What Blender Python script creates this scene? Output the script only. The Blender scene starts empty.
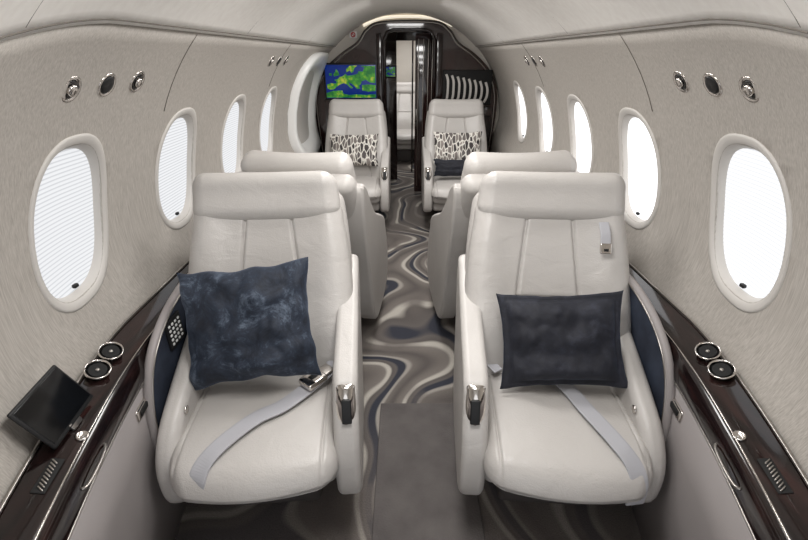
import bpy, bmesh, math, random
from mathutils import Vector, Matrix, noise
random.seed(4)
scene=bpy.context.scene
scene.view_settings.view_transform='Standard'
COL=bpy.context.collection
R=math.radians
def lin(r,g,b):
    def f(v):
        v/=255.0
        return v/12.92 if v<=.04045 else ((v+.055)/1.055)**2.4
    return (f(r),f(g),f(b),1)
# ------------------------------------------------------------ materials
def base(name,col,rough=.5,metal=0,**kw):
    m=bpy.data.materials.new(name); m.use_nodes=True
    b=m.node_tree.nodes['Principled BSDF']
    b.inputs['Base Color'].default_value=col
    b.inputs['Roughness'].default_value=rough
    b.inputs['Metallic'].default_value=metal
    for k,v in kw.items(): b.inputs[k].default_value=v
    return m,m.node_tree.nodes,m.node_tree.links,b
def tex(N,L,scale=(1,1,1),rot=(0,0,0)):
    tc=N.new('ShaderNodeTexCoord'); mp=N.new('ShaderNodeMapping')
    mp.inputs['Scale'].default_value=scale; mp.inputs['Rotation'].default_value=rot
    L.new(tc.outputs['Object'],mp.inputs['Vector']); return mp.outputs['Vector']
def noi(N,L,v,scale,detail=3,dist=0,rough=.5):
    n=N.new('ShaderNodeTexNoise'); n.inputs['Scale'].default_value=scale
    n.inputs['Detail'].default_value=detail; n.inputs['Distortion'].default_value=dist
    n.inputs['Roughness'].default_value=rough
    L.new(v,n.inputs['Vector']); return n.outputs['Fac']
def ramp(N,L,f,stops,interp='LINEAR'):
    r=N.new('ShaderNodeValToRGB'); r.color_ramp.interpolation=interp
    e=r.color_ramp.elements
    while len(e)<len(stops): e.new(.5)
    for i,(p,c) in enumerate(stops): e[i].position=p; e[i].color=c
    L.new(f,r.inputs['Fac']); return r.outputs['Color']
def bump(N,L,b,f,st,dist=.002):
    n=N.new('ShaderNodeBump'); n.inputs['Strength'].default_value=st; n.inputs['Distance'].default_value=dist
    L.new(f,n.inputs['Height']); L.new(n.outputs['Normal'],b.inputs['Normal'])
def mth(N,L,op,a,bb=None,c=None):
    n=N.new('ShaderNodeMath'); n.operation=op
    for i,x in enumerate((a,bb,c)):
        if x is None: continue
        if isinstance(x,(int,float)): n.inputs[i].default_value=x
        else: L.new(x,n.inputs[i])
    return n.outputs[0]
def leather(name,c1,c2,rough=.45,wr=0):
    m,N,L,b=base(name,c1,rough)
    v=tex(N,L); f=noi(N,L,v,3,2)
    L.new(ramp(N,L,f,[(.3,c1),(.7,c2)]),b.inputs['Base Color'])
    h=noi(N,L,v,260,2)
    if wr:
        w=noi(N,L,tex(N,L,(1,1,1.6)),9,4,.6,.55)
        h=mth(N,L,'ADD',mth(N,L,'MULTIPLY',h,.15),mth(N,L,'MULTIPLY',w,wr))
        bump(N,L,b,h,.55,.009)
    else: bump(N,L,b,h,.12,.001)
    return m
M={}
M['leather']=leather('cream_leather',lin(187,183,179),lin(196,192,188),.36,.9)
M['shell']=leather('shell_leather',lin(180,176,172),lin(188,184,180),.45,.5)
M['panel']=leather('greige_leather',lin(146,140,139),lin(158,152,151),.5)
M['pedestal']=leather('pedestal',lin(70,66,64),lin(80,75,73),.6)
def wallmat():
    m,N,L,b=base('linen_wall',lin(178,172,162),.7)
    v=tex(N,L,(70,170,6)); f=noi(N,L,v,2.2,3,0,.6)
    L.new(ramp(N,L,f,[(.25,lin(156,150,143)),(.5,lin(178,172,165)),(.75,lin(196,191,184))]),b.inputs['Base Color'])
    bump(N,L,b,f,.10,.001); return m
M['wall']=wallmat()
m,N,L,b=base('ceiling_panel',lin(200,196,190),.55)
L.new(ramp(N,L,noi(N,L,tex(N,L,(20,20,2)),2,3),[(.3,lin(230,226,221)),(.7,lin(238,235,230))]),b.inputs['Base Color']); M['ceil']=m
def wood():
    m,N,L,b=base('dark_gloss_wood',lin(45,25,24),.1)
    b.inputs['Coat Weight'].default_value=.3
    f=noi(N,L,tex(N,L,(14,1.2,14)),2.5,4,.8)
    L.new(ramp(N,L,f,[(.3,lin(14,9,9)),(.55,lin(30,18,17)),(.75,lin(52,31,29))]),b.inputs['Base Color']); return m
M['wood']=wood()
m,N,L,b=base('black_gloss_panel',lin(20,16,18),.08)
b.inputs['Coat Weight'].default_value=.5
L.new(ramp(N,L,noi(N,L,tex(N,L,(12,12,1)),2,3),[(.3,lin(20,11,11)),(.7,lin(54,32,30))]),b.inputs['Base Color']); M['black']=m
M['chrome']=base('chrome',lin(215,210,205),.1,1)[0]
M['satin']=base('satin_metal',lin(175,170,165),.3,1)[0]
M['rubber']=base('black_rubber',lin(14,14,16),.5)[0]
M['dark']=base('dark_slot',lin(8,8,9),.7)[0]
M['frame']=base('window_frame',lin(204,200,195),.45)[0]
M['white']=base('white_gloss',lin(240,240,238),.3)[0]
M['glass']=base('screen_glass',lin(10,11,13),.15)[0]
M['red']=base('red_mark',lin(190,30,35),.4)[0]
M['cream']=leather('cream_passage',lin(208,202,193),lin(216,210,201),.5)
def navy():
    m,N,L,b=base('navy_suede',lin(35,42,58),.85)
    f=noi(N,L,tex(N,L),14,4)
    L.new(ramp(N,L,f,[(.3,lin(28,34,48)),(.7,lin(48,56,72))]),b.inputs['Base Color']); return m
M['navy']=navy()
def velvet(name,a,bb,c,sc,sheen=.3):
    m,N,L,b=base(name,a,.75)
    b.inputs['Sheen Weight'].default_value=sheen; b.inputs['Sheen Roughness'].default_value=.4
    b.inputs['Sheen Tint'].default_value=lin(130,150,185)
    v=tex(N,L); f=noi(N,L,v,sc,8,.5,.8)
    L.new(ramp(N,L,f,[(.38,a),(.53,bb),(.68,c)]),b.inputs['Base Color'])
    bump(N,L,b,noi(N,L,v,60,3),.3,.003); return m
M['velvet']=velvet('blue_velvet',lin(16,22,34),lin(36,45,60),lin(100,112,128),12)
M['velvet2']=velvet('midnight_velvet',lin(18,19,28),lin(29,31,41),lin(48,51,64),9,.2)
M['belt']=base('grey_webbing',lin(178,178,183),.3)[0]
def leafpillow():
    m,N,L,b=base('leaf_print',lin(200,195,185),.8)
    v=tex(N,L,(1,.3,.42),(0,R(38),0))
    vo=N.new('ShaderNodeTexVoronoi'); vo.feature='DISTANCE_TO_EDGE'; vo.inputs['Scale'].default_value=36
    L.new(v,vo.inputs['Vector'])
    vc=N.new('ShaderNodeTexVoronoi'); vc.inputs['Scale'].default_value=36; L.new(v,vc.inputs['Vector'])
    leaf=ramp(N,L,vc.outputs['Color'],[(.3,lin(60,55,56)),(.5,lin(92,86,85)),(.7,lin(140,132,127))])
    mix=N.new('ShaderNodeMix'); mix.data_type='RGBA'
    L.new(ramp(N,L,vo.outputs['Distance'],[(.07,(0,0,0,1)),(.09,(1,1,1,1))]),mix.inputs[0])
    mix.inputs[6].default_value=lin(226,222,214); L.new(leaf,mix.inputs[7])
    L.new(mix.outputs[2],b.inputs['Base Color']); return m
M['leaf']=leafpillow()
def carpet():
    m,N,L,b=base('wave_carpet',lin(110,103,98),.95)
    tc=N.new('ShaderNodeTexCoord'); sp=N.new('ShaderNodeSeparateXYZ'); L.new(tc.outputs['Object'],sp.inputs[0])
    n1=noi(N,L,tex(N,L,(.55,1.0,1),(0,0,R(12))),1.35,.3,.3,.4)
    n2=noi(N,L,tex(N,L,(1.3,.8,1)),2.4,.5,.2,.4)
    t=mth(N,L,'ADD',mth(N,L,'MULTIPLY',sp.outputs['X'],2.9),mth(N,L,'MULTIPLY',n1,5.0))
    t=mth(N,L,'ADD',t,mth(N,L,'MULTIPLY',n2,1.3))
    s=mth(N,L,'FRACT',t)
    g1=lin(90,84,81); g2=lin(112,105,100); pale=lin(184,178,169); nv=lin(50,52,62)
    c=ramp(N,L,s,[(0,g1),(.12,g2),(.25,lin(122,115,110)),(.31,pale),(.37,pale),(.42,g1),(.50,lin(100,94,91)),(.55,nv),(.66,nv),(.70,lin(156,150,143)),(.74,lin(156,150,143)),(.79,g2),(.97,g1)])
    f2=noi(N,L,tex(N,L,(1.2,.9,1)),2.2,1,.4)
    mix=N.new('ShaderNodeMix'); mix.data_type='RGBA'
    near=N.new('ShaderNodeMapRange'); near.inputs[1].default_value=.95; near.inputs[2].default_value=1.4; near.inputs[3].default_value=.6; near.inputs[4].default_value=0
    L.new(sp.outputs['Y'],near.inputs[0])
    fa=mth(N,L,'MAXIMUM',ramp(N,L,f2,[(.53,(0,0,0,1)),(.60,(.8,.8,.8,1))]),near.outputs[0])
    L.new(fa,mix.inputs[0])
    L.new(c,mix.inputs[6]); mix.inputs[7].default_value=lin(102,95,91)
    p=noi(N,L,tex(N,L),220,2)
    mx=N.new('ShaderNodeMix'); mx.data_type='RGBA'; mx.blend_type='MULTIPLY'; mx.inputs[0].default_value=.5
    L.new(mix.outputs[2],mx.inputs[6]); L.new(ramp(N,L,p,[(.3,(.6,.6,.6,1)),(.7,(1.2,1.2,1.2,1))]),mx.inputs[7])
    L.new(mx.outputs[2],b.inputs['Base Color']); bump(N,L,b,p,.5,.004); return m
M['carpet']=carpet()
m,N,L,b=base('plush_mat',lin(92,88,88),.95)
v=tex(N,L); p=noi(N,L,v,160,2); q=noi(N,L,v,9,3)
L.new(ramp(N,L,q,[(.3,lin(84,79,78)),(.7,lin(100,95,93))]),b.inputs['Base Color']); bump(N,L,b,p,.6,.004); M['mat']=m
def shade(name,lo,hi,st):
    m,N,L,b=base(name,lin(90,92,96),.6)
    tc=N.new('ShaderNodeTexCoord'); sp=N.new('ShaderNodeSeparateXYZ'); L.new(tc.outputs['Object'],sp.inputs[0])
    s=mth(N,L,'FRACT',mth(N,L,'MULTIPLY',sp.outputs['Z'],88.0))
    c=ramp(N,L,s,[(0,lo),(.25,hi),(.7,hi),(1,lo)])
    L.new(c,b.inputs['Emission Color']); b.inputs['Emission Strength'].default_value=st
    b.inputs['Specular IOR Level'].default_value=.1
    return m
M['shade']=shade('pleated_shade',lin(198,200,203),lin(238,239,241),.96)
M['shade2']=shade('bright_pleated_shade',lin(226,227,230),lin(250,251,252),1.05)
m,N,L,b=base('bright_pane',lin(200,200,205),.5); b.inputs['Emission Color'].default_value=(.98,.985,1,1); b.inputs['Emission Strength'].default_value=1.4; M['pane']=m
def emis(name,col,s):
    m,N,L,b=base(name,col,.2); b.inputs['Emission Color'].default_value=col; b.inputs['Emission Strength'].default_value=s; return m
M['sea']=emis('map_sea',lin(12,38,110),.55)
M['ceil_glow']=emis('lit_ceiling_glow',lin(250,240,220),.8)
def land():
    m,N,L,b=base('map_land',lin(60,140,50),.2)
    c=ramp(N,L,noi(N,L,tex(N,L),18,5),[(.40,lin(28,100,46)),(.55,lin(66,140,44)),(.70,lin(176,180,60))])
    L.new(c,b.inputs['Emission Color']); L.new(c,b.inputs['Base Color']); b.inputs['Emission Strength'].default_value=.5; return m
M['land']=land()
# ------------------------------------------------------------ mesh helpers
def mk(name,verts,faces,mat,parent=None,smooth=True,bev=0,loc=(0,0,0),rot=(0,0,0)):
    me=bpy.data.meshes.new(name); me.from_pydata([tuple(v) for v in verts],[],faces)
    bm=bmesh.new(); bm.from_mesh(me); bmesh.ops.remove_doubles(bm,verts=bm.verts,dist=1e-5)
    bmesh.ops.recalc_face_normals(bm,faces=bm.faces); bm.to_mesh(me); bm.free()
    if smooth: me.polygons.foreach_set('use_smooth',[True]*len(me.polygons))
    me.materials.append(mat)
    o=bpy.data.objects.new(name,me); COL.objects.link(o)
    o.location=loc; o.rotation_euler=rot
    if parent: o.parent=parent
    if bev:
        md=o.modifiers.new('bev','BEVEL'); md.width=bev; md.segments=4; md.limit_method='ANGLE'; md.angle_limit=math.radians(35); md.harden_normals=True
    return o
def empty(name,loc=(0,0,0),rot=(0,0,0)):
    o=bpy.data.objects.new(name,None); COL.objects.link(o); o.location=loc; o.rotation_euler=rot
    o.empty_display_size=.1; return o
def tag(o,label,cat,group=None):
    o['label']=label; o['category']=cat
    if group: o['group']=group
def rdata(h,r,seg=4,nin=8,extra=((),(),()),deform=None):
    ax=[]
    for k in range(3):
        hh=h[k]; i=hh-r
        e=[i+r*math.tan(math.pi/4*j/seg) for j in range(1,seg+1)]
        inner=[-i+2*i*j/nin for j in range(nin+1)]+list(extra[k])
        ax.append(sorted(set([round(x,6) for x in inner+e+[-x for x in e]])))
    verts=[];faces=[]
    def mp(p):
        q=Vector([max(-(h[k]-r),min(h[k]-r,p[k])) for k in range(3)]); d=Vector(p)-q
        if d.length>1e-9: q=q+d.normalized()*r
        return deform(q) if deform else q
    for k in range(3):
        a,bx=[(1,2),(2,0),(0,1)][k]
        for s in (-1,1):
            st=len(verts); A=ax[a];B=ax[bx]
            for u in A:
                for w in B:
                    p=[0,0,0]; p[k]=s*h[k]; p[a]=u; p[bx]=w; verts.append(mp(p))
            nb=len(B)
            for i in range(len(A)-1):
                for j in range(nb-1):
                    faces.append([st+i*nb+j,st+(i+1)*nb+j,st+(i+1)*nb+j+1,st+i*nb+j+1])
    return verts,faces
def rbox(name,h,r,mat,parent=None,loc=(0,0,0),rot=(0,0,0),**k):
    v,f=rdata(h,r,**k); return mk(name,v,f,mat,parent,loc=loc,rot=rot)
def catmull(pts,n=8,closed=False):
    P=[Vector(p) for p in pts]; out=[]; L=len(P)
    rng=range(L) if closed else range(L-1)
    for i in rng:
        if closed: p0,p1,p2,p3=P[i-1],P[i],P[(i+1)%L],P[(i+2)%L]
        else: p0=P[max(i-1,0)];p1=P[i];p2=P[i+1];p3=P[min(i+2,L-1)]
        for j in range(n):
            t=j/n
            out.append(.5*((2*p1)+(p2-p0)*t+(2*p0-5*p1+4*p2-p3)*t*t+(3*p1-p0-3*p2+p3)*t**3))
    if not closed: out.append(P[-1])
    return out
def extrude(name,pts,axis,a,b,mat,parent=None,bev=.01,smooth=True,**k):
    def p3(p,t):
        return {'x':(t,p[0],p[1]),'y':(p[0],t,p[1]),'z':(p[0],p[1],t)}[axis]
    n=len(pts); v=[p3(p,a) for p in pts]+[p3(p,b) for p in pts]
    f=[list(range(n)),list(range(2*n-1,n-1,-1))]+[[i,(i+1)%n,n+(i+1)%n,n+i] for i in range(n)]
    return mk(name,v,f,mat,parent,smooth=smooth and bev>0,bev=bev,**k)
def tube(name,pts,r,mat,parent=None,closed=False,res=8):
    P=[Vector(p) for p in pts]; v=[];f=[]; n=len(P); up=Vector((0,0,1)); prev=None
    for i,p in enumerate(P):
        t=(P[(i+1)%n]-P[i-1]) if closed else (P[min(i+1,n-1)]-P[max(i-1,0)])
        t.normalize()
        a=prev if prev is not None else (up if abs(t.z)<.9 else Vector((1,0,0)))
        a=(a-t*a.dot(t)).normalized(); prev=a; bb=t.cross(a)
        for j in range(res):
            g=2*math.pi*j/res; v.append(p+a*math.cos(g)*r+bb*math.sin(g)*r)
    for i in range(n if closed else n-1):
        for j in range(res):
            f.append([i*res+j,((i+1)%n)*res+j,((i+1)%n)*res+(j+1)%res,i*res+(j+1)%res])
    if not closed: f+= [list(range(res)),[ (n-1)*res+j for j in range(res)]]
    return mk(name,v,f,mat,parent)
def ribbon(name,pts,w,mat,parent,normal=(0,0,1),th=.004):
    P=catmull(pts,8); v=[];f=[]; nrm=Vector(normal); last=Vector((1,0,0))
    for i,p in enumerate(P):
        t=(P[min(i+1,len(P)-1)]-P[max(i-1,0)]).normalized()
        s=t.cross(nrm)
        s=s.normalized() if s.length>.2 else last
        last=s; n=s.cross(t).normalized()
        for a,c in ((-1,-1),(1,-1),(1,1),(.8,1.5),(-.8,1.5),(-1,1)): v.append(p+s*a*w/2+n*c*th/2)
        if i:
            b0=(i-1)*6;b1=i*6
            for j in range(6): f.append([b0+j,b1+j,b1+(j+1)%6,b0+(j+1)%6])
    f+=[[0,1,2,3,4,5],[len(v)-6+j for j in range(6)]]
    return mk(name,v,f,mat,parent,smooth=False)
def lathe(name,prof,mat,parent=None,seg=28,loc=(0,0,0),rot=(0,0,0)):
    v=[];f=[]
    for r,z in prof:
        for j in range(seg):
            g=2*math.pi*j/seg; v.append((r*math.cos(g),r*math.sin(g),z))
    n=len(prof)
    for i in range(n-1):
        for j in range(seg): f.append([i*seg+j,i*seg+(j+1)%seg,(i+1)*seg+(j+1)%seg,(i+1)*seg+j])
    f.append([(n-1)*seg+j for j in range(seg)]); f.append([j for j in range(seg)])
    return mk(name,v,f,mat,parent,loc=loc,rot=rot)
def dup(root,loc,rot,par=None,sc=None):
    o=root.copy(); COL.objects.link(o)
    if par: o.parent=par
    else:
        o.location=loc; o.rotation_euler=rot
        if sc: o.scale=sc
    for c in root.children: dup(c,None,None,o)
    return o
# ------------------------------------------------------------ shell (cabin narrows slightly toward the tail end)
ZC=.85; A0=.96; TB=.92
def fx(z):
    if z>=ZC: return A0*math.sqrt(max(0,1-((z-ZC)/TB)**2))
    t=(ZC-z)/.62
    return max(.905,A0*math.sqrt(max(0,1-t*t)))
def kt(y): return max(.78,1-.29*max(0,1.15-y)**1.5)
def tp(p):
    k=kt(p[1]); z=p[2]
    return Vector((p[0]*k,p[1],ZC+(z-ZC)*k if z>ZC else z))
Y0,Y1=-.9,4.72
ZS=1.49
SH=.16
def se(a,b,n=2.6,k=40,sh=0):
    out=[]
    for i in range(k):
        g=2*math.pi*i/k; c,s=math.cos(g),math.sin(g)
        q=b*math.copysign(abs(s)**(2/n),s)
        out.append((a*math.copysign(abs(c)**(2/n),c)+sh*q,q))
    return out
WY=[1.125,1.76,2.40,3.05,3.71]; WZ=1.0
def wall(name,s,wins):
    nz,ny=36,75; v=[];f=[]
    for off in (0,.04):
        for i in range(nz+1):
            z=ZS*i/nz
            for j in range(ny+1): v.append(tp((s*(fx(z)+off),Y0+(Y1-Y0)*j/ny,z)))
    S=(nz+1)*(ny+1); id=lambda o,i,j:o*S+i*(ny+1)+j
    for o in (0,1):
        for i in range(nz):
            for j in range(ny): f.append([id(o,i,j),id(o,i+1,j),id(o,i+1,j+1),id(o,i,j+1)])
    for i in range(nz):
        for j in (0,ny): f.append([id(0,i,j),id(0,i+1,j),id(1,i+1,j),id(1,i,j)])
    for j in range(ny):
        for i in (0,nz): f.append([id(0,i,j),id(0,i,j+1),id(1,i,j+1),id(1,i,j)])
    w=mk(name,v,f,M['wall'])
    cv=[];cf=[]
    for y in wins:
        pts=se(.147,.206,sh=SH); st=len(cv); n=len(pts)
        for x in (.6,1.3): cv+=[(s*x,y+a,WZ+b) for a,b in pts]
        cf+=[[st+i for i in range(n)],[st+n+i for i in range(n)]]+[[st+i,st+(i+1)%n,st+n+(i+1)%n,st+n+i] for i in range(n)]
    c=mk('cut',cv,cf,M['wall'],smooth=False)
    md=w.modifiers.new('b','BOOLEAN'); md.object=c; md.operation='DIFFERENCE'; md.solver='EXACT'
    dg=bpy.context.evaluated_depsgraph_get(); me=bpy.data.meshes.new_from_object(w.evaluated_get(dg))
    w.modifiers.clear(); w.data=me; bpy.data.objects.remove(c)
    w['kind']='structure'; return w
wall('wall_left',-1,WY[:4]); wall('wall_right',1,WY)
v=[];f=[];na,ny=40,75
a0=math.asin((ZS-ZC)/TB)
for off in (-.008,.04):
    for i in range(na+1):
        g=a0+(math.pi-2*a0)*i/na; c,s=math.cos(g),math.sin(g)
        x=(A0+off)*c; z=ZC+(TB+off)*s
        for j in range(ny+1): v.append(tp((x,Y0+(Y1-Y0)*j/ny,z)))
S=(na+1)*(ny+1); id=lambda o,i,j:o*S+i*(ny+1)+j
for o in (0,1):
    for i in range(na):
        for j in range(ny): f.append([id(o,i,j),id(o,i+1,j),id(o,i+1,j+1),id(o,i,j+1)])
for i in range(na):
    for j in (0,ny): f.append([id(0,i,j),id(0,i+1,j),id(1,i+1,j),id(1,i,j)])
for j in range(ny):
    for i in (0,na): f.append([id(0,i,j),id(0,i,j+1),id(1,i,j+1),id(1,i,j)])
o=mk('ceiling',v,f,M['ceil']); o['kind']='structure'
o=extrude('floor',[(-.95,Y0),(.95,Y0),(.95,7.4),(-.95,7.4)],'z',-.05,0,M['carpet'],bev=0); o['kind']='structure'
tn=0
def trim(pts,r,mat):
    global tn; tn+=1
    o=tube('trim_%d'%tn,[tp(p) for p in pts],r,mat); o['kind']='structure'; return o
M['seam']=base('seam_shadow',lin(116,110,103),.8)[0]
YS=[Y0+.05+(Y1-Y0-.07)*i/80 for i in range(81)]
for s in (-1,1):
    z=ZS+.003; trim([(s*(fx(z)-.010),y,z) for y in YS],.0026,M['seam'])
    z=1.66; trim([(s*(fx(z)-.009),y,z) for y in YS],.003,M['seam'])
    for y in (.80,2.05,3.35):
        trim([(s*(fx(z)-.009),y,z) for z in [ZS+.01+.17*i/10 for i in range(11)]],.0025,M['seam'])
    for y in (1.62,2.95):
        trim([(s*(fx(z)-.001),y,z) for z in [1.24+.24*i/6 for i in range(7)]],.0015,M['seam'])
# ------------------------------------------------------------ windows
def window(i,s,y,mat):
    root=empty('window_%d'%i,(s*fx(WZ),y,WZ)); root['kind']='structure'
    def T(x,p,q): return tp((x+s*fx(WZ),p+y,q+WZ))-Vector((s*fx(WZ),y,WZ))
    rings=[(.172,.234,.002),(.170,.232,-.004),(.165,.226,-.006),(.155,.214,-.005),(.148,.205,.002),(.143,.198,.014),(.140,.194,.026)]
    v=[];f=[];n=48
    for a,b,off in rings:
        for (p,q) in se(a,b,2.5,n,SH): v.append(T(s*(fx(WZ+q)+off)-s*fx(WZ),p,q))
    for r in range(len(rings)-1):
        for j in range(n): f.append([r*n+j,r*n+(j+1)%n,(r+1)*n+(j+1)%n,(r+1)*n+j])
    mk('window_frame',v,f,M['frame'],root)
    v=[];f=[]; m=12
    for k in range(m):
        t=1-k/m
        for (p,q) in se(.144*t,.198*t,2.5,n,SH): v.append(T(s*(fx(WZ+q)+.022)-s*fx(WZ),p,q))
    for r in range(m-1):
        for j in range(n): f.append([r*n+j,r*n+(j+1)%n,(r+1)*n+(j+1)%n,(r+1)*n+j])
    f.append([(m-1)*n+j for j in range(n)])
    mk('window_shade',v,f,mat,root)
    z=-.180
    rbox('shade_handle',(.006,.009,.006),.004,M['rubber'],root,loc=T(s*(fx(WZ+z)+.014)-s*fx(WZ),SH*z,z),seg=2,nin=1)
i=1
for s in (-1,1):
    for k,y in enumerate(WY if s>0 else WY[:4]):
        window(i,s,y,M['shade'] if s<0 else (M['shade2'] if k==0 else M['pane'])); i+=1
root=empty('door_2',(-fx(.98),4.10,1.0)); root['kind']='structure'
rings=[(.46,.44,.0),(.455,.435,-.05),(.43,.41,-.065),(.36,.33,-.055),(.32,.29,-.01)]
v=[];f=[];n=48
for a,b,off in rings:
    for (p,q) in se(a,b,3.6,n,.1): v.append((-(fx(1.0+q)+off)+fx(.98),p,q))
for r in range(len(rings)-1):
    for j in range(n): f.append([r*n+j,r*n+(j+1)%n,(r+1)*n+(j+1)%n,(r+1)*n+j])
mk('door_surround',v,f,M['white'],root)
v=[];f=[];m=8
for k in range(m):
    t=1-k/m
    for (p,q) in se(.33*t,.30*t,3.6,n,.1): v.append((-(fx(1.0+q)-.012)+fx(.98),p,q))
for r in range(m-1):
    for j in range(n): f.append([r*n+j,r*n+(j+1)%n,(r+1)*n+(j+1)%n,(r+1)*n+j])
f.append([(m-1)*n+j for j in range(n)])
mk('door_panel',v,f,M['frame'],root)
# ------------------------------------------------------------ vents / reading lights
def wallrot(s,z):
    dz=(fx(z+.005)-fx(z-.005))/.01
    return Vector((-s,0,dz)).normalized().to_track_quat('Z','Y').to_euler()
def fixture(kind,s,y,z=1.345):
    r=empty(kind,tp((s*(fx(z)-.001),y,z)),wallrot(s,z))
    lathe('bezel',[(.034,-.004),(.036,.001),(.032,.003),(.027,.002),(.023,-.002),(.022,-.006)],M['chrome'],r)
    if kind=='air_vent':
        lathe('nozzle',[(.0265,.001),(.022,.004),(.010,.006),(.004,.005)],M['rubber'],r)
        tag(r,'round black air vent nozzle with chrome bezel on side wall','air vent','overhead vents on the side walls')
    else:
        lathe('lens',[(.0265,.001),(.020,.0015),(.010,.0015),(.002,.0015)],M['glass'],r)
        lathe('reflector',[(.016,.001),(.014,.008),(.008,.011),(.004,.011)],M['chrome'],r)
        tag(r,'small round chrome reading light set in side wall','reading light','reading lights on the side walls')
for s in (-1,1):
    for yy,g,z in ((1.10,.145,1.348),(2.75,.17,1.385)):
        fixture('reading_light',s,yy,z); fixture('air_vent',s,yy+g,z); fixture('reading_light',s,yy+2*g,z)
# ------------------------------------------------------------ side ledges
def kx(y): return kt(y)
def ledge(s):
    r=empty('side_ledge',(s*.86,1.6,0))
    def add(o): 
        o.parent=r; o.matrix_parent_inverse=Matrix.Translation((-s*.86,-1.6,0)); return o
    ya,yb=-.6,3.60
    ys=[ya+(yb-ya)*i/70 for i in range(71)]
    def sweep(name,pts,mat):
        n=len(pts); v=[(s*x*kx(y),y,z) for y in ys for x,z in pts]
        f=[[j*n+i,j*n+(i+1)%n,(j+1)*n+(i+1)%n,(j+1)*n+i] for j in range(len(ys)-1) for i in range(n)]
        f+=[list(range(n)),[(len(ys)-1)*n+i for i in range(n)]]
        return mk(name,v,f,mat)
    def line(x,z,rr,mat): return tube('chrome_strip',[(s*x*kx(y),y,z) for y in ys],rr,mat)
    def C(pts,n=4): return [(p.x,p.z) for p in catmull([(a,0,c) for a,c in pts],n)]
    add(sweep('leather_panel',[(.80,0),(.800,.2),(.800,.40),(.798,.562),(.86,.562),(.86,0)],M['panel']))
    add(sweep('wooden_top',C([(.800,.560),(.792,.568),(.790,.585),(.795,.612),(.812,.632),(.85,.648),(.898,.662)])+[(.899,.56)],M['wood']))
    add(line(.812,.636,.0025,M['chrome'])); add(line(.895,.666,.004,M['satin'])); add(line(.795,.562,.003,M['satin']))
    y=.94; add(rbox('latch',(.006,.045,.018),.006,M['chrome'],loc=(s*.796*kx(y),y,.505),rot=(0,0,-s*.13),seg=3,nin=2))
    add(rbox('latch_recess',(.004,.030,.009),.0035,M['dark'],loc=(s*.790*kx(y),y,.505),rot=(0,0,-s*.13),seg=2,nin=2))
    for y in (.905,.985):
        rr=(R(10),-s*R(26),0); k=.88
        def sc(pr): return [(a*k,b) for a,b in pr]
        add(lathe('cup_holder',sc([(.031,-.012),(.034,.002),(.036,.006),(.034,.009),(.031,.008),(.0295,.003),(.0295,.000)]),M['chrome'],loc=(s*.862*kx(y),y,.667),rot=rr))
        add(lathe('cup_holder_liner',sc([(.0305,.004),(.024,.004),(.018,.0042),(.004,.004)]),M['dark'],loc=(s*.862*kx(y),y,.667),rot=rr))
        add(lathe('cup_holder_hub',sc([(.006,.004),(.005,.006),(.003,.007)]),M['satin'],loc=(s*.862*kx(y),y,.667),rot=rr))
    y=.71; add(lathe('socket',[(.012,0),(.014,.004),(.010,.006),(.008,.003)],M['chrome'],loc=(s*.822*kx(y),y,.638),rot=(0,-s*.4,0)))
    y=.60; add(rbox('speaker_grille',(.013,.042,.002),.002,M['dark'],loc=(s*.845*kx(y),y,.648),rot=(0,-s*.36,-s*.2),seg=2,nin=1))
    for k in range(9):
        yy=y-.032+.008*k
        add(rbox('grille_slat',(.008,.0013,.002),.001,M['satin'],loc=(s*.845*kx(yy),yy,.6505),rot=(0,-s*.36,.5*s),seg=1,nin=1))
    h=[(.794,.61),(.782,.622),(.778,.67),(.782,.718),(.794,.73)]
    add(tube('table_handle',[(p.x*s*kx(p.y),p.y,.592) for p in catmull([(a,c,0) for a,c in h],6)],.004,M['satin']))
    tag(r,'dark glossy wood ledge with chrome cup holders above leather panel','side ledge','side ledges under the windows')
    return r
ledge(-1); ledge(1)
def pocket(s,keypad):
    r=empty('side_pocket',(s*.76,1.15,.1))
    def add(o): o.parent=r; o.matrix_parent_inverse=Matrix.Translation((-s*.76,-1.15,-.1)); return o
    pts=[(1.02,.08),(.96,.20),(.94,.36),(.97,.52),(1.05,.63),(1.20,.70),(1.38,.715),(1.50,.62),(1.54,.40),(1.50,.10)]
    P=catmull([(0,a,b) for a,b in pts],6,True)
    add(extrude('lining',[(p.y,p.z) for p in P],'x',s*.764,s*.778,M['navy'],bev=.004))
    add(tube('leather_rim',[(s*.770,p.y,p.z) for p in P],.014,M['panel'],closed=True))
    add(tube('chrome_piping',[(s*.757,p.y,p.z) for p in P],.003,M['satin'],closed=True))
    if keypad:
        add(rbox('keypad',(.005,.045,.050),.004,M['rubber'],loc=(s*.760,1.16,.620),seg=2,nin=1))
        for a in range(4):
            for b2 in range(5):
                add(rbox('keypad_button',(.003,.005,.004),.002,M['white'],loc=(s*.755,1.13+.019*a,.588+.016*b2),seg=1,nin=1))
    tag(r,'navy suede lined side pocket with leather rim beside a seat','side pocket','side pockets beside the near seats')
pocket(-1,True); pocket(1,False)
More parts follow.
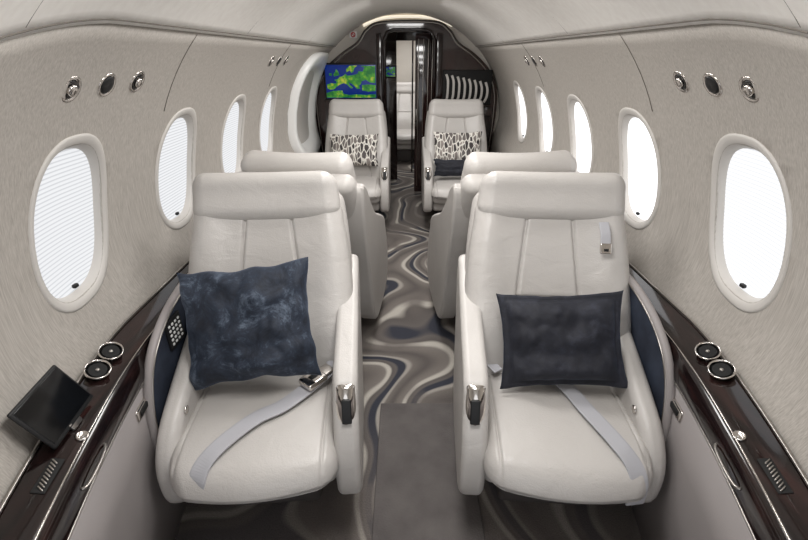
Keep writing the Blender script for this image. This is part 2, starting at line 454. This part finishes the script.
# fold-out monitor on left ledge
u=Vector((-.14,1,0)).normalized(); vv=Vector((-.060,.0,.115)); vv=(vv-u*vv.dot(u)).normalized(); n_=u.cross(vv).normalized(); u=vv.cross(n_).normalized()
if n_.x<0: n_=-n_; u=-u
mat3=Matrix((u,vv,n_)).transposed().to_euler()
r=empty('folding_monitor',(-.778,.735,.652),mat3)
rbox('bezel',(.082,.060,.004),.004,M['rubber'],r,loc=(0,.066,.004),seg=3,nin=2)
rbox('screen',(.076,.052,.002),.0015,M['glass'],r,loc=(0,.068,.0075),seg=2,nin=2)
rbox('hinge',(.018,.010,.006),.005,M['satin'],r,loc=(0,.004,.0),seg=2,nin=1)
rbox('button',(.004,.002,.002),.0015,M['satin'],r,loc=(-.02,.012,.009),seg=1,nin=1)
tag(r,'small black fold-out monitor leaning on the wood ledge','monitor')
# ------------------------------------------------------------ seats
def make_seat(os_,wing=False,name='cabin_seat'):
    """os_ = side (-1/+1, local x) of the low outer armrest"""
    r=empty(name)
    def cush(p):
        x,y,z=p; hx,hy,hz=.245,.235,.075
        fr=max(0,-y/hy)
        side=1.9 if x*os_>0 else .4
        x*=1-.10*side*fr**3.5
        y-=.040*fr*(1-(x/hx)**2)
        if z>0: 
            z+=.018*(1-(x/hx)**2)*(1-(y/hy)**2) - .02*fr**5
            for s0 in (-.20,.20): z-=.008*math.exp(-((x-s0)/.0035)**2)
            z-=.010*math.exp(-((y-.10)/.05)**2)*(1-(x/hx)**2)
        if z<0: y+=.06*fr**2
        return Vector((x,y,z))
    ex=[-.206,-.203,-.2,-.197,-.194,.194,.197,.2,.203,.206]
    rbox('seat_cushion',(.245,.235,.075),.055,M['leather'],r,loc=(0,-.025,.35),seg=6,nin=14,extra=(ex,(),()),deform=cush)
    def back(p):
        x,y,z=p; hx,hy,hz=.275,.07,.34
        t=(z/hz+1)/2
        x*=1+.07*math.sin(min(1,t*1.15)*math.pi)-.06*t**4
        if y<0:
            y+=.038*(1-min(1,abs(x)/.2)**2.5)
            sx=.105+.035*(-z/hz)
            for s0 in (-sx,sx): y+=.013*math.exp(-((x-s0)/.005)**2)
            y-=.022*math.exp(-((z+.16)/.12)**2)
            y+=.010*math.exp(-((z+.02)/.004)**2) if abs(x)<sx else 0
        return Vector((x,y,z))
    ex=[s0*(.105+d) for s0 in (-1,1) for d in [-.038+.003*k for k in range(27)]]
    rbox('backrest',(.270,.07,.34),.06,M['leather'],r,loc=(0,.305,.660),rot=(R(-26),0,0),seg=6,nin=16,extra=(ex,(),[-.029,-.026,-.023,-.02,-.017,-.014,-.011]),deform=back)
    def head(p):
        x,y,z=p
        if y<0: y+=.018*(1-min(1,abs(x)/.2)**2)-.02*max(0,z/.085)**2
        x*=1+.03*(-z/.085)
        return Vector((x,y,z))
    rbox('headrest',(.25,.058,.085),.052,M['leather'],r,loc=(0,.425,.972),rot=(R(-18),0,0),seg=6,nin=8,deform=head)
    def shell(p):
        x,y,z=p
        x*=1-(.05 if wing else .10)*max(0,z/.355)**2+.03*max(0,-z/.355)
        if y>0: y+=.035*(1-(x/.29)**2)
        if y>0: 
            for s0 in (-.16,.16): y-=.006*math.exp(-((x-s0)/.005)**2)
        return Vector((x,y,z))
    ex=[-.165,-.16,-.155,.155,.16,.165]
    rbox('back_shell',(.285,.05,.365 if wing else .355),.045,M['shell'],r,loc=(0,.365,.652 if wing else .645),rot=(R(-26),0,0),seg=6,nin=10,extra=(ex,(),()),deform=shell)
    prof=[(.46,.73),(.32,.675),(.12,.622),(-.04,.590),(-.105,.562),(-.140,.50),(-.190,.40),(-.210,.28),(-.18,.20),(-.05,.17),(.20,.17),(.32,.26),(.40,.45),(.48,.62)]
    P=catmull([(0,a,b) for a,b in prof],4,True)
    s=-os_
    if wing:
        wp=[(.505,.93),(.42,.91),(.33,.82),(.20,.72),(.02,.645),(-.10,.585),(-.145,.50),(-.19,.40),(-.21,.28),(-.18,.16),(-.02,.10),(.24,.10),(.34,.20),(.41,.45),(.49,.72)]
        W=catmull([(0,a,b) for a,b in wp],5,True)
        for s2 in (s,-s):
            extrude('side_shell',[(p.y,p.z) for p in W],'x',s2*.215,s2*(.304 if s2==s else .29),M['shell'],r,bev=.040)
    else:
        extrude('armrest',[(p.y,p.z) for p in P],'x',s*.230,s*.306,M['leather'],r,bev=.030)
    def cap(p):
        x,y,z=p; y+=.012*(z/.066)**2+.014*(x/.030)**2
        return Vector((x,y,z))
    rbox('armrest_cap',(.032,.012,.072),.011,M['chrome'],r,loc=(s*.269,-.138,.503),rot=(R(-20),0,0),seg=4,nin=6,deform=cap)
    rbox('armrest_insert',(.014,.004,.036),.0035,M['rubber'],r,loc=(s*.272,-.151,.508),rot=(R(-20),0,0),seg=2,nin=2)
    if not wing:
        prof=[(.42,.67),(.28,.62),(.12,.56),(-.02,.505),(-.12,.455),(-.185,.385),(-.205,.30),(-.18,.21),(-.05,.17),(.20,.17),(.30,.26),(.38,.45),(.46,.60)]
        P=catmull([(0,a,b) for a,b in prof],4,True)
        s=os_
        extrude('outer_armrest',[(p.y,p.z) for p in P],'x',s*.214,s*.282,M['leather'],r,bev=.030)
        lathe('recline_button',[(.012,0),(.013,.003),(.009,.005),(.002,.005)],M['chrome'],r,loc=(s*.214,-.06,.465),rot=(0,-s*math.pi/2,0))
    rbox('seat_pan',(.225,.19,.055),.03,M['shell'],r,loc=(0,.05,.24),seg=3,nin=3)
    rbox('pedestal',(.15,.15,.10),.02,M['pedestal'],r,loc=(0,.09,.10),seg=3,nin=2)
    tag(r,'cream leather swivel cabin seat with headrest and armrests','seat','cabin seats along the aisle')
    return r
SX=.45
LS=make_seat(-1); RS=make_seat(1)
LS.location=(-SX-.012,1.045,0); LS.rotation_euler=(0,0,R(4.5))
RS.location=(SX+.020,1.045,0); RS.rotation_euler=(0,0,R(-4))
BL=make_seat(1,True); BL.location=(-SX+.010,2.31,0); BL.rotation_euler=(0,0,math.pi-R(5.5)); BL.scale=(1,1,.985)
BR=make_seat(-1,True); BR.location=(SX+.004,2.31,0); BR.rotation_euler=(0,0,math.pi+R(5)); BR.scale=(1,1,.985)
for b in (BL,BR): b['label']='cream leather cabin seat turned away, back shell showing'
dup(LS,(-SX,3.75,0),(0,0,0))['label']='cream leather cabin seat with patterned pillow near dark bulkhead'
dup(RS,(SX+.01,3.75,0),(0,0,0))['label']='cream leather cabin seat with patterned pillow near dark bulkhead'
dup(LS,(.0,6.5,0),(0,0,0))['label']='cream leather cabin seat seen beyond the doorway'
LS['label']='cream leather cabin seat holding mottled blue velvet pillow and belt'
RS['label']='cream leather cabin seat holding dark midnight velvet pillow and belt'
def buckle(par,loc,rz):
    d=Vector((math.cos(rz),math.sin(rz),0))
    rbox('belt_buckle',(.040,.030,.011),.009,M['chrome'],par,loc=loc,rot=(.1,0,rz),seg=3,nin=2)
    rbox('belt_tongue',(.022,.022,.005),.004,M['satin'],par,loc=Vector(loc)+d*.054+Vector((0,0,.003)),rot=(.1,0,rz),seg=2,nin=1)
    rbox('buckle_slot',(.014,.009,.002),.0015,M['dark'],par,loc=Vector(loc)+Vector((0,0,.0115)),rot=(.1,0,rz),seg=1,nin=1)
ribbon('seat_belt',[(.225,.13,.478),(.20,.09,.466),(.14,.02,.457),(.07,-.055,.455),(.0,-.10,.455),(-.07,-.17,.447),(-.112,-.225,.431),(-.128,-.262,.400),(-.132,-.272,.34)],.052,M['belt'],LS)
buckle(LS,(.155,.036,.475),R(47))
ribbon('seat_belt',[(-.05,.15,.455),(.03,.06,.455),(.075,-.06,.455),(.125,-.17,.446),(.155,-.228,.424),(.165,-.262,.385),(.165,-.268,.32)],.052,M['belt'],RS)
ribbon('seat_belt',[(-.225,.18,.48),(-.20,.14,.465),(-.17,.10,.455)],.036,M['belt'],RS)
def fy(z): return .12+(z-.42)*.488
ribbon('shoulder_strap',[(.170,fy(.91)-.012,.91),(.172,fy(.88)-.028,.88),(.172,fy(.85)-.030,.85)],.032,M['belt'],RS,normal=(0,-1,.4))
rbox('strap_hook',(.019,.006,.018),.005,M['chrome'],RS,loc=(.172,fy(.84)-.036,.838),rot=(R(-26),0,0),seg=3,nin=1)
rbox('hook_slot',(.009,.002,.006),.0015,M['dark'],RS,loc=(.172,fy(.84)-.042,.835),rot=(R(-26),0,0),seg=1,nin=1)
# ------------------------------------------------------------ pillows
def pillow(name,w,h,T,mat,loc,rot,flange=0,seed=0,wr=.006,label='',group=None):
    n=52; v=[];f=[]
    def pos(i,j,s):
        u=-1+2*i/n; q=-1+2*j/n
        uu=min(1,abs(u)/(1-flange)); vv=min(1,abs(q)/(1-flange))
        pw=.45 if flange else .6
        t=T*max(0,(1-uu**3))**pw*max(0,(1-vv**3))**pw
        e=min(1,t/T*1.5)
        if flange and (uu>=1 or vv>=1): t=.004
        x=u*w*(1-.09*(1-q*q)*abs(u)); z=q*h*(1-.09*(1-u*u)*abs(q))
        nz=noise.noise(Vector((u*2.2+seed,q*2.2,s*3)))*wr*2.2+abs(noise.noise(Vector((u*5+seed*2,q*3.3,s*7))))*wr
        if 0<i<n and 0<j<n: y=s*(t+nz*e)
        else: y=0
        x+=noise.noise(Vector((q*3,seed,1)))*.008; z+=noise.noise(Vector((u*3,seed,9)))*.008
        return (x,y,z)
    for s in (-1,1):
        st=len(v)
        for i in range(n+1):
            for j in range(n+1): v.append(pos(i,j,s))
        for i in range(n):
            for j in range(n): f.append([st+i*(n+1)+j,st+(i+1)*(n+1)+j,st+(i+1)*(n+1)+j+1,st+i*(n+1)+j+1])
    o=mk(name,v,f,mat,loc=loc,rot=rot); tag(o,label,'pillow',group); return o
pillow('throw_pillow',.212,.190,.070,M['velvet'],(-.508,1.145,.655),(R(-27),R(-6),R(3)),seed=3,wr=.016,label='square mottled blue velvet pillow leaning on cream seat back')
pillow('throw_pillow',.200,.154,.050,M['velvet2'],(.488,1.130,.604),(R(-30),R(-4),R(-4)),flange=.12,seed=8,wr=.011,label='midnight blue velvet pillow with flat flange edge on cream seat')
pillow('throw_pillow',.22,.145,.05,M['leaf'],(-SX-.01,3.90,.66),(R(-25),0,0),seed=5,label='cream pillow with dark leaf print on far seat',group='leaf print pillows')
pillow('throw_pillow',.22,.145,.05,M['leaf'],(SX+.01,3.90,.68),(R(-25),0,0),seed=6,label='cream leaf print pillow behind dark lumbar pillow on far seat',group='leaf print pillows')
pillow('lumbar_pillow',.22,.075,.05,M['velvet2'],(SX+.01,3.74,.54),(R(-20),0,0),seed=7,wr=.004,label='narrow dark lumbar pillow lying on far seat cushion')
o=rbox('floor_mat',(.185,.54,.006),.005,M['mat'],loc=(.065,.93,.006),seg=2,nin=2); tag(o,'plain grey plush mat lying in the aisle','floor mat')
# ------------------------------------------------------------ bulkhead
opL,opR,opT=-.20,.27,1.62
outer=[(-.74,0),(-.86,.35),(-.90,.7),(-.905,1.08),(-.80,1.28),(-.62,1.43),(-.46,1.53),(-.37,1.64),(-.22,1.70),(.26,1.705),(.41,1.64),(.50,1.53),(.66,1.43),(.82,1.28),(.905,1.08),(.90,.7),(.86,.35),(.74,0)]
oc=[(p.x,p.z) for p in catmull([(a,0,b) for a,b in outer],5)]
inner=[(opR,0),(opR,opT-.08),(opR-.03,opT-.02),(opR-.08,opT),(opL+.08,opT),(opL+.03,opT-.02),(opL,opT-.08),(opL,0)]
o=extrude('wall_bulkhead',oc+inner,'y',4.58,4.66,M['black'],bev=.006,smooth=False); o['kind']='structure'
zz=[i/24*1.768 for i in range(25)]
L_=[(-(fx(z)+.01) ,z) for z in zz]; R_=[((fx(z)+.01),z) for z in reversed(zz)]
o=extrude('wall_far',L_+R_+inner,'y',4.68,4.74,M['cream'],bev=0); o['kind']='structure'
fr=[(opL-.004,0,0),(opL-.004,0,opT-.08),(opL+.03,0,opT-.012),(opL+.08,0,opT+.006),(opR-.08,0,opT+.006),(opR-.03,0,opT-.012),(opR+.004,0,opT-.08),(opR+.004,0,0)]
trim([(a,4.575,c) for a,b,c in fr],.016,M['wood'])
trim([(a*1.0,4.572,c) for a,c in [(p[0]*.97,p[1]-.02) for p in oc[6:-6]]],.006,M['satin'])
trim([(p.x,4.655,p.z) for p in catmull([(-.40,0,1.665),(-.24,0,1.722),(0,0,1.74),(.28,0,1.724),(.44,0,1.665)],6)],.013,M['ceil_glow'])  # added glowing strip, stands in for the brightly lit ceiling end
for x,w in ((-.25,.025),(.32,.03)):
    o=rbox('trim_%d'%(50+int(x*10)),(w,.02,.80),.012,M['wood'],loc=(x,4.57,.80),seg=2,nin=2); o['kind']='structure'
LANDS=[[(.03,.30),(.02,.42),(.10,.46),(.20,.45),(.22,.50),(.17,.56),(.24,.58),(.28,.64),(.36,.68),(.40,.74),(.44,.68),(.55,.70),(.64,.74),(.66,.82),(.74,.80),(.78,.92),(.70,.97),(.99,.97),(.99,.46),(.88,.48),(.80,.56),(.72,.52),(.70,.44),(.66,.38),(.68,.30),(.62,.28),(.58,.36),(.52,.44),(.46,.48),(.48,.40),(.54,.32),(.50,.30),(.42,.42),(.36,.46),(.28,.42),(.22,.36),(.16,.28),(.08,.26)],
 [(.17,.66),(.16,.72),(.20,.80),(.22,.88),(.26,.80),(.28,.70)],[(.08,.68),(.08,.75),(.13,.76),(.13,.68)],
 [(.42,.78),(.42,.88),(.50,.98),(.64,.98),(.58,.90),(.56,.80),(.52,.76),(.49,.84)],
 [(.72,.24),(.72,.40),(.84,.42),(.99,.40),(.99,.22),(.84,.20)],
 [(.0,.02),(.0,.16),(.12,.22),(.32,.24),(.34,.14),(.46,.10),(.60,.12),(.80,.10),(.90,.12),(.99,.12),(.99,.02)]]
def mapmonitor(name,loc,hw,hh,label):
    r=empty(name,loc)
    rbox('bezel',(hw+.017,.018,hh+.017),.008,M['rubber'],r,loc=(0,-.002,hh+.017),seg=2,nin=2)
    rbox('screen',(hw,.006,hh),.003,M['sea'],r,loc=(0,-.018,hh+.017),seg=2,nin=2)
    v=[];f=[]
    for P in LANDS:
        st=len(v); v+=[(-hw+2*hw*a,-.0255,.017+2*hh*b) for a,b in P]; f.append(list(range(st,len(v))))
    mk('map_land',v,f,M['land'],r,smooth=False)
    tag(r,label,'monitor')
mapmonitor('wall_monitor',(-.53,4.565,1.02),.243,.148,'flat bulkhead monitor showing a green and blue map of Europe')
mapmonitor('passage_monitor',(-.175,5.384,1.18),.06,.05,'small monitor with green map seen through the doorway')
r=empty('magazine_rack',(.60,4.56,.95))
rbox('rack_back',(.24,.012,.17),.01,M['dark'],r,loc=(0,.0,.17),seg=2,nin=2)
for k in range(8):
    x=-.20+.055*k; zt=.30-.010*k
    ribbon('rack_rib',[(x-.014,-.02,.05),(x+.006,-.045,.10),(x+.008,-.05,zt-.06),(x-.008,-.02,zt)],.022,M['frame'],r,normal=(0,-1,0),th=.006)
rbox('rack_shelf',(.24,.04,.01),.006,M['wood'],r,loc=(0,-.025,.02),seg=2,nin=1)
tag(r,'dark rack with a row of curved pale ribs on bulkhead','rack')
r=empty('cabinet_door',(.66,4.56,.3))
rbox('door_panel',(.20,.012,.28),.008,M['wood'],r,loc=(0,0,.29),seg=2,nin=2)
rbox('door_handle',(.05,.008,.008),.005,M['chrome'],r,loc=(-.1,-.018,.50),seg=2,nin=1)
tag(r,'dark glossy wood cabinet door below the rack','cabinet door')
r=empty('warning_placard',(-.50,4.672,1.590))
rbox('plate',(.036,.003,.028),.002,M['white'],r,seg=1,nin=1)
tube('red_ring',[(.018*math.cos(a),-.005,.018*math.sin(a)) for a in [k*math.pi/8 for k in range(16)]],.005,M['red'],r,closed=True)
tube('red_bar',[(-.012,-.005,.012),(.012,-.005,-.012)],.004,M['red'],r)
tag(r,'tiny placard with red no smoking ring on end wall','sign')
def slab(name,x0,x1,y0,y1,z0,z1,mat):
    o=rbox(name,((x1-x0)/2,(y1-y0)/2,(z1-z0)/2),.004,mat,loc=((x0+x1)/2,(y0+y1)/2,(z0+z1)/2),seg=1,nin=1); o['kind']='structure'; return o
slab('wall_passage_left',-.42,-.38,4.76,7.3,0,1.78,M['cream'])
slab('wall_passage_right',.48,.52,4.76,7.3,0,1.78,M['black'])
slab('wall_end',-.42,.52,7.3,7.34,0,1.78,M['cream'])
slab('trim_60',-.42,.52,4.76,7.34,1.76,1.80,M['cream'])
slab('trim_61',-.10,.48,5.42,5.48,1.56,1.76,M['wood'])
slab('trim_62',-.38,.48,7.26,7.30,.95,1.0,M['wood'])
slab('trim_63',.08,.10,5.8,5.9,0,1.76,M['wood'])
r=empty('door_1',(.20,4.85,0)); r['kind']='structure'
rbox('door_leaf',(.10,.02,.80),.012,M['black'],r,loc=(0,0,.81),seg=2,nin=2)
for x in (-.07,-.02,.03,.07): rbox('door_strip',(.004,.004,.74),.003,M['satin'],r,loc=(x,-.022,.82),seg=1,nin=1)
rbox('door_handle',(.008,.012,.06),.006,M['chrome'],r,loc=(-.085,-.025,.85),seg=2,nin=1)
slab('wall_partition_left',-.38,-.10,5.4,5.5,0,1.76,M['wood'])
# ------------------------------------------------------------ lights
def area(loc,sx,sy,e,col=(1,.985,.965),rot=(0,0,0)):
    l=bpy.data.lights.new('overhead_fill','AREA'); l.shape='RECTANGLE'; l.size=sx; l.size_y=sy; l.energy=e; l.color=col
    o=bpy.data.objects.new('overhead_fill',l); COL.objects.link(o); o.location=loc; o.rotation_euler=rot; return o  # unseen fill, added overhead to brighten cabin and passage
for y,z,e in ((.75,1.63,9.5),(1.6,1.735,8.5),(2.5,1.735,8.5),(3.35,1.735,9.5)):
    area((0,y,z),.42,.40,e)
area((.1,6.2,1.74),.4,1.2,14)
w=bpy.data.worlds.new('w'); scene.world=w; w.use_nodes=True
w.node_tree.nodes['Background'].inputs[0].default_value=(.95,.97,1,1)
w.node_tree.nodes['Background'].inputs[1].default_value=1.25
# ------------------------------------------------------------ camera
cam=bpy.data.cameras.new('camera'); co=bpy.data.objects.new('camera',cam); COL.objects.link(co)
cam.sensor_width=36; cam.lens=430/808*36; cam.clip_start=.02
co.location=(-.015,0,1.42); co.rotation_euler=(math.radians(90-26.6),0,0)
scene.camera=co
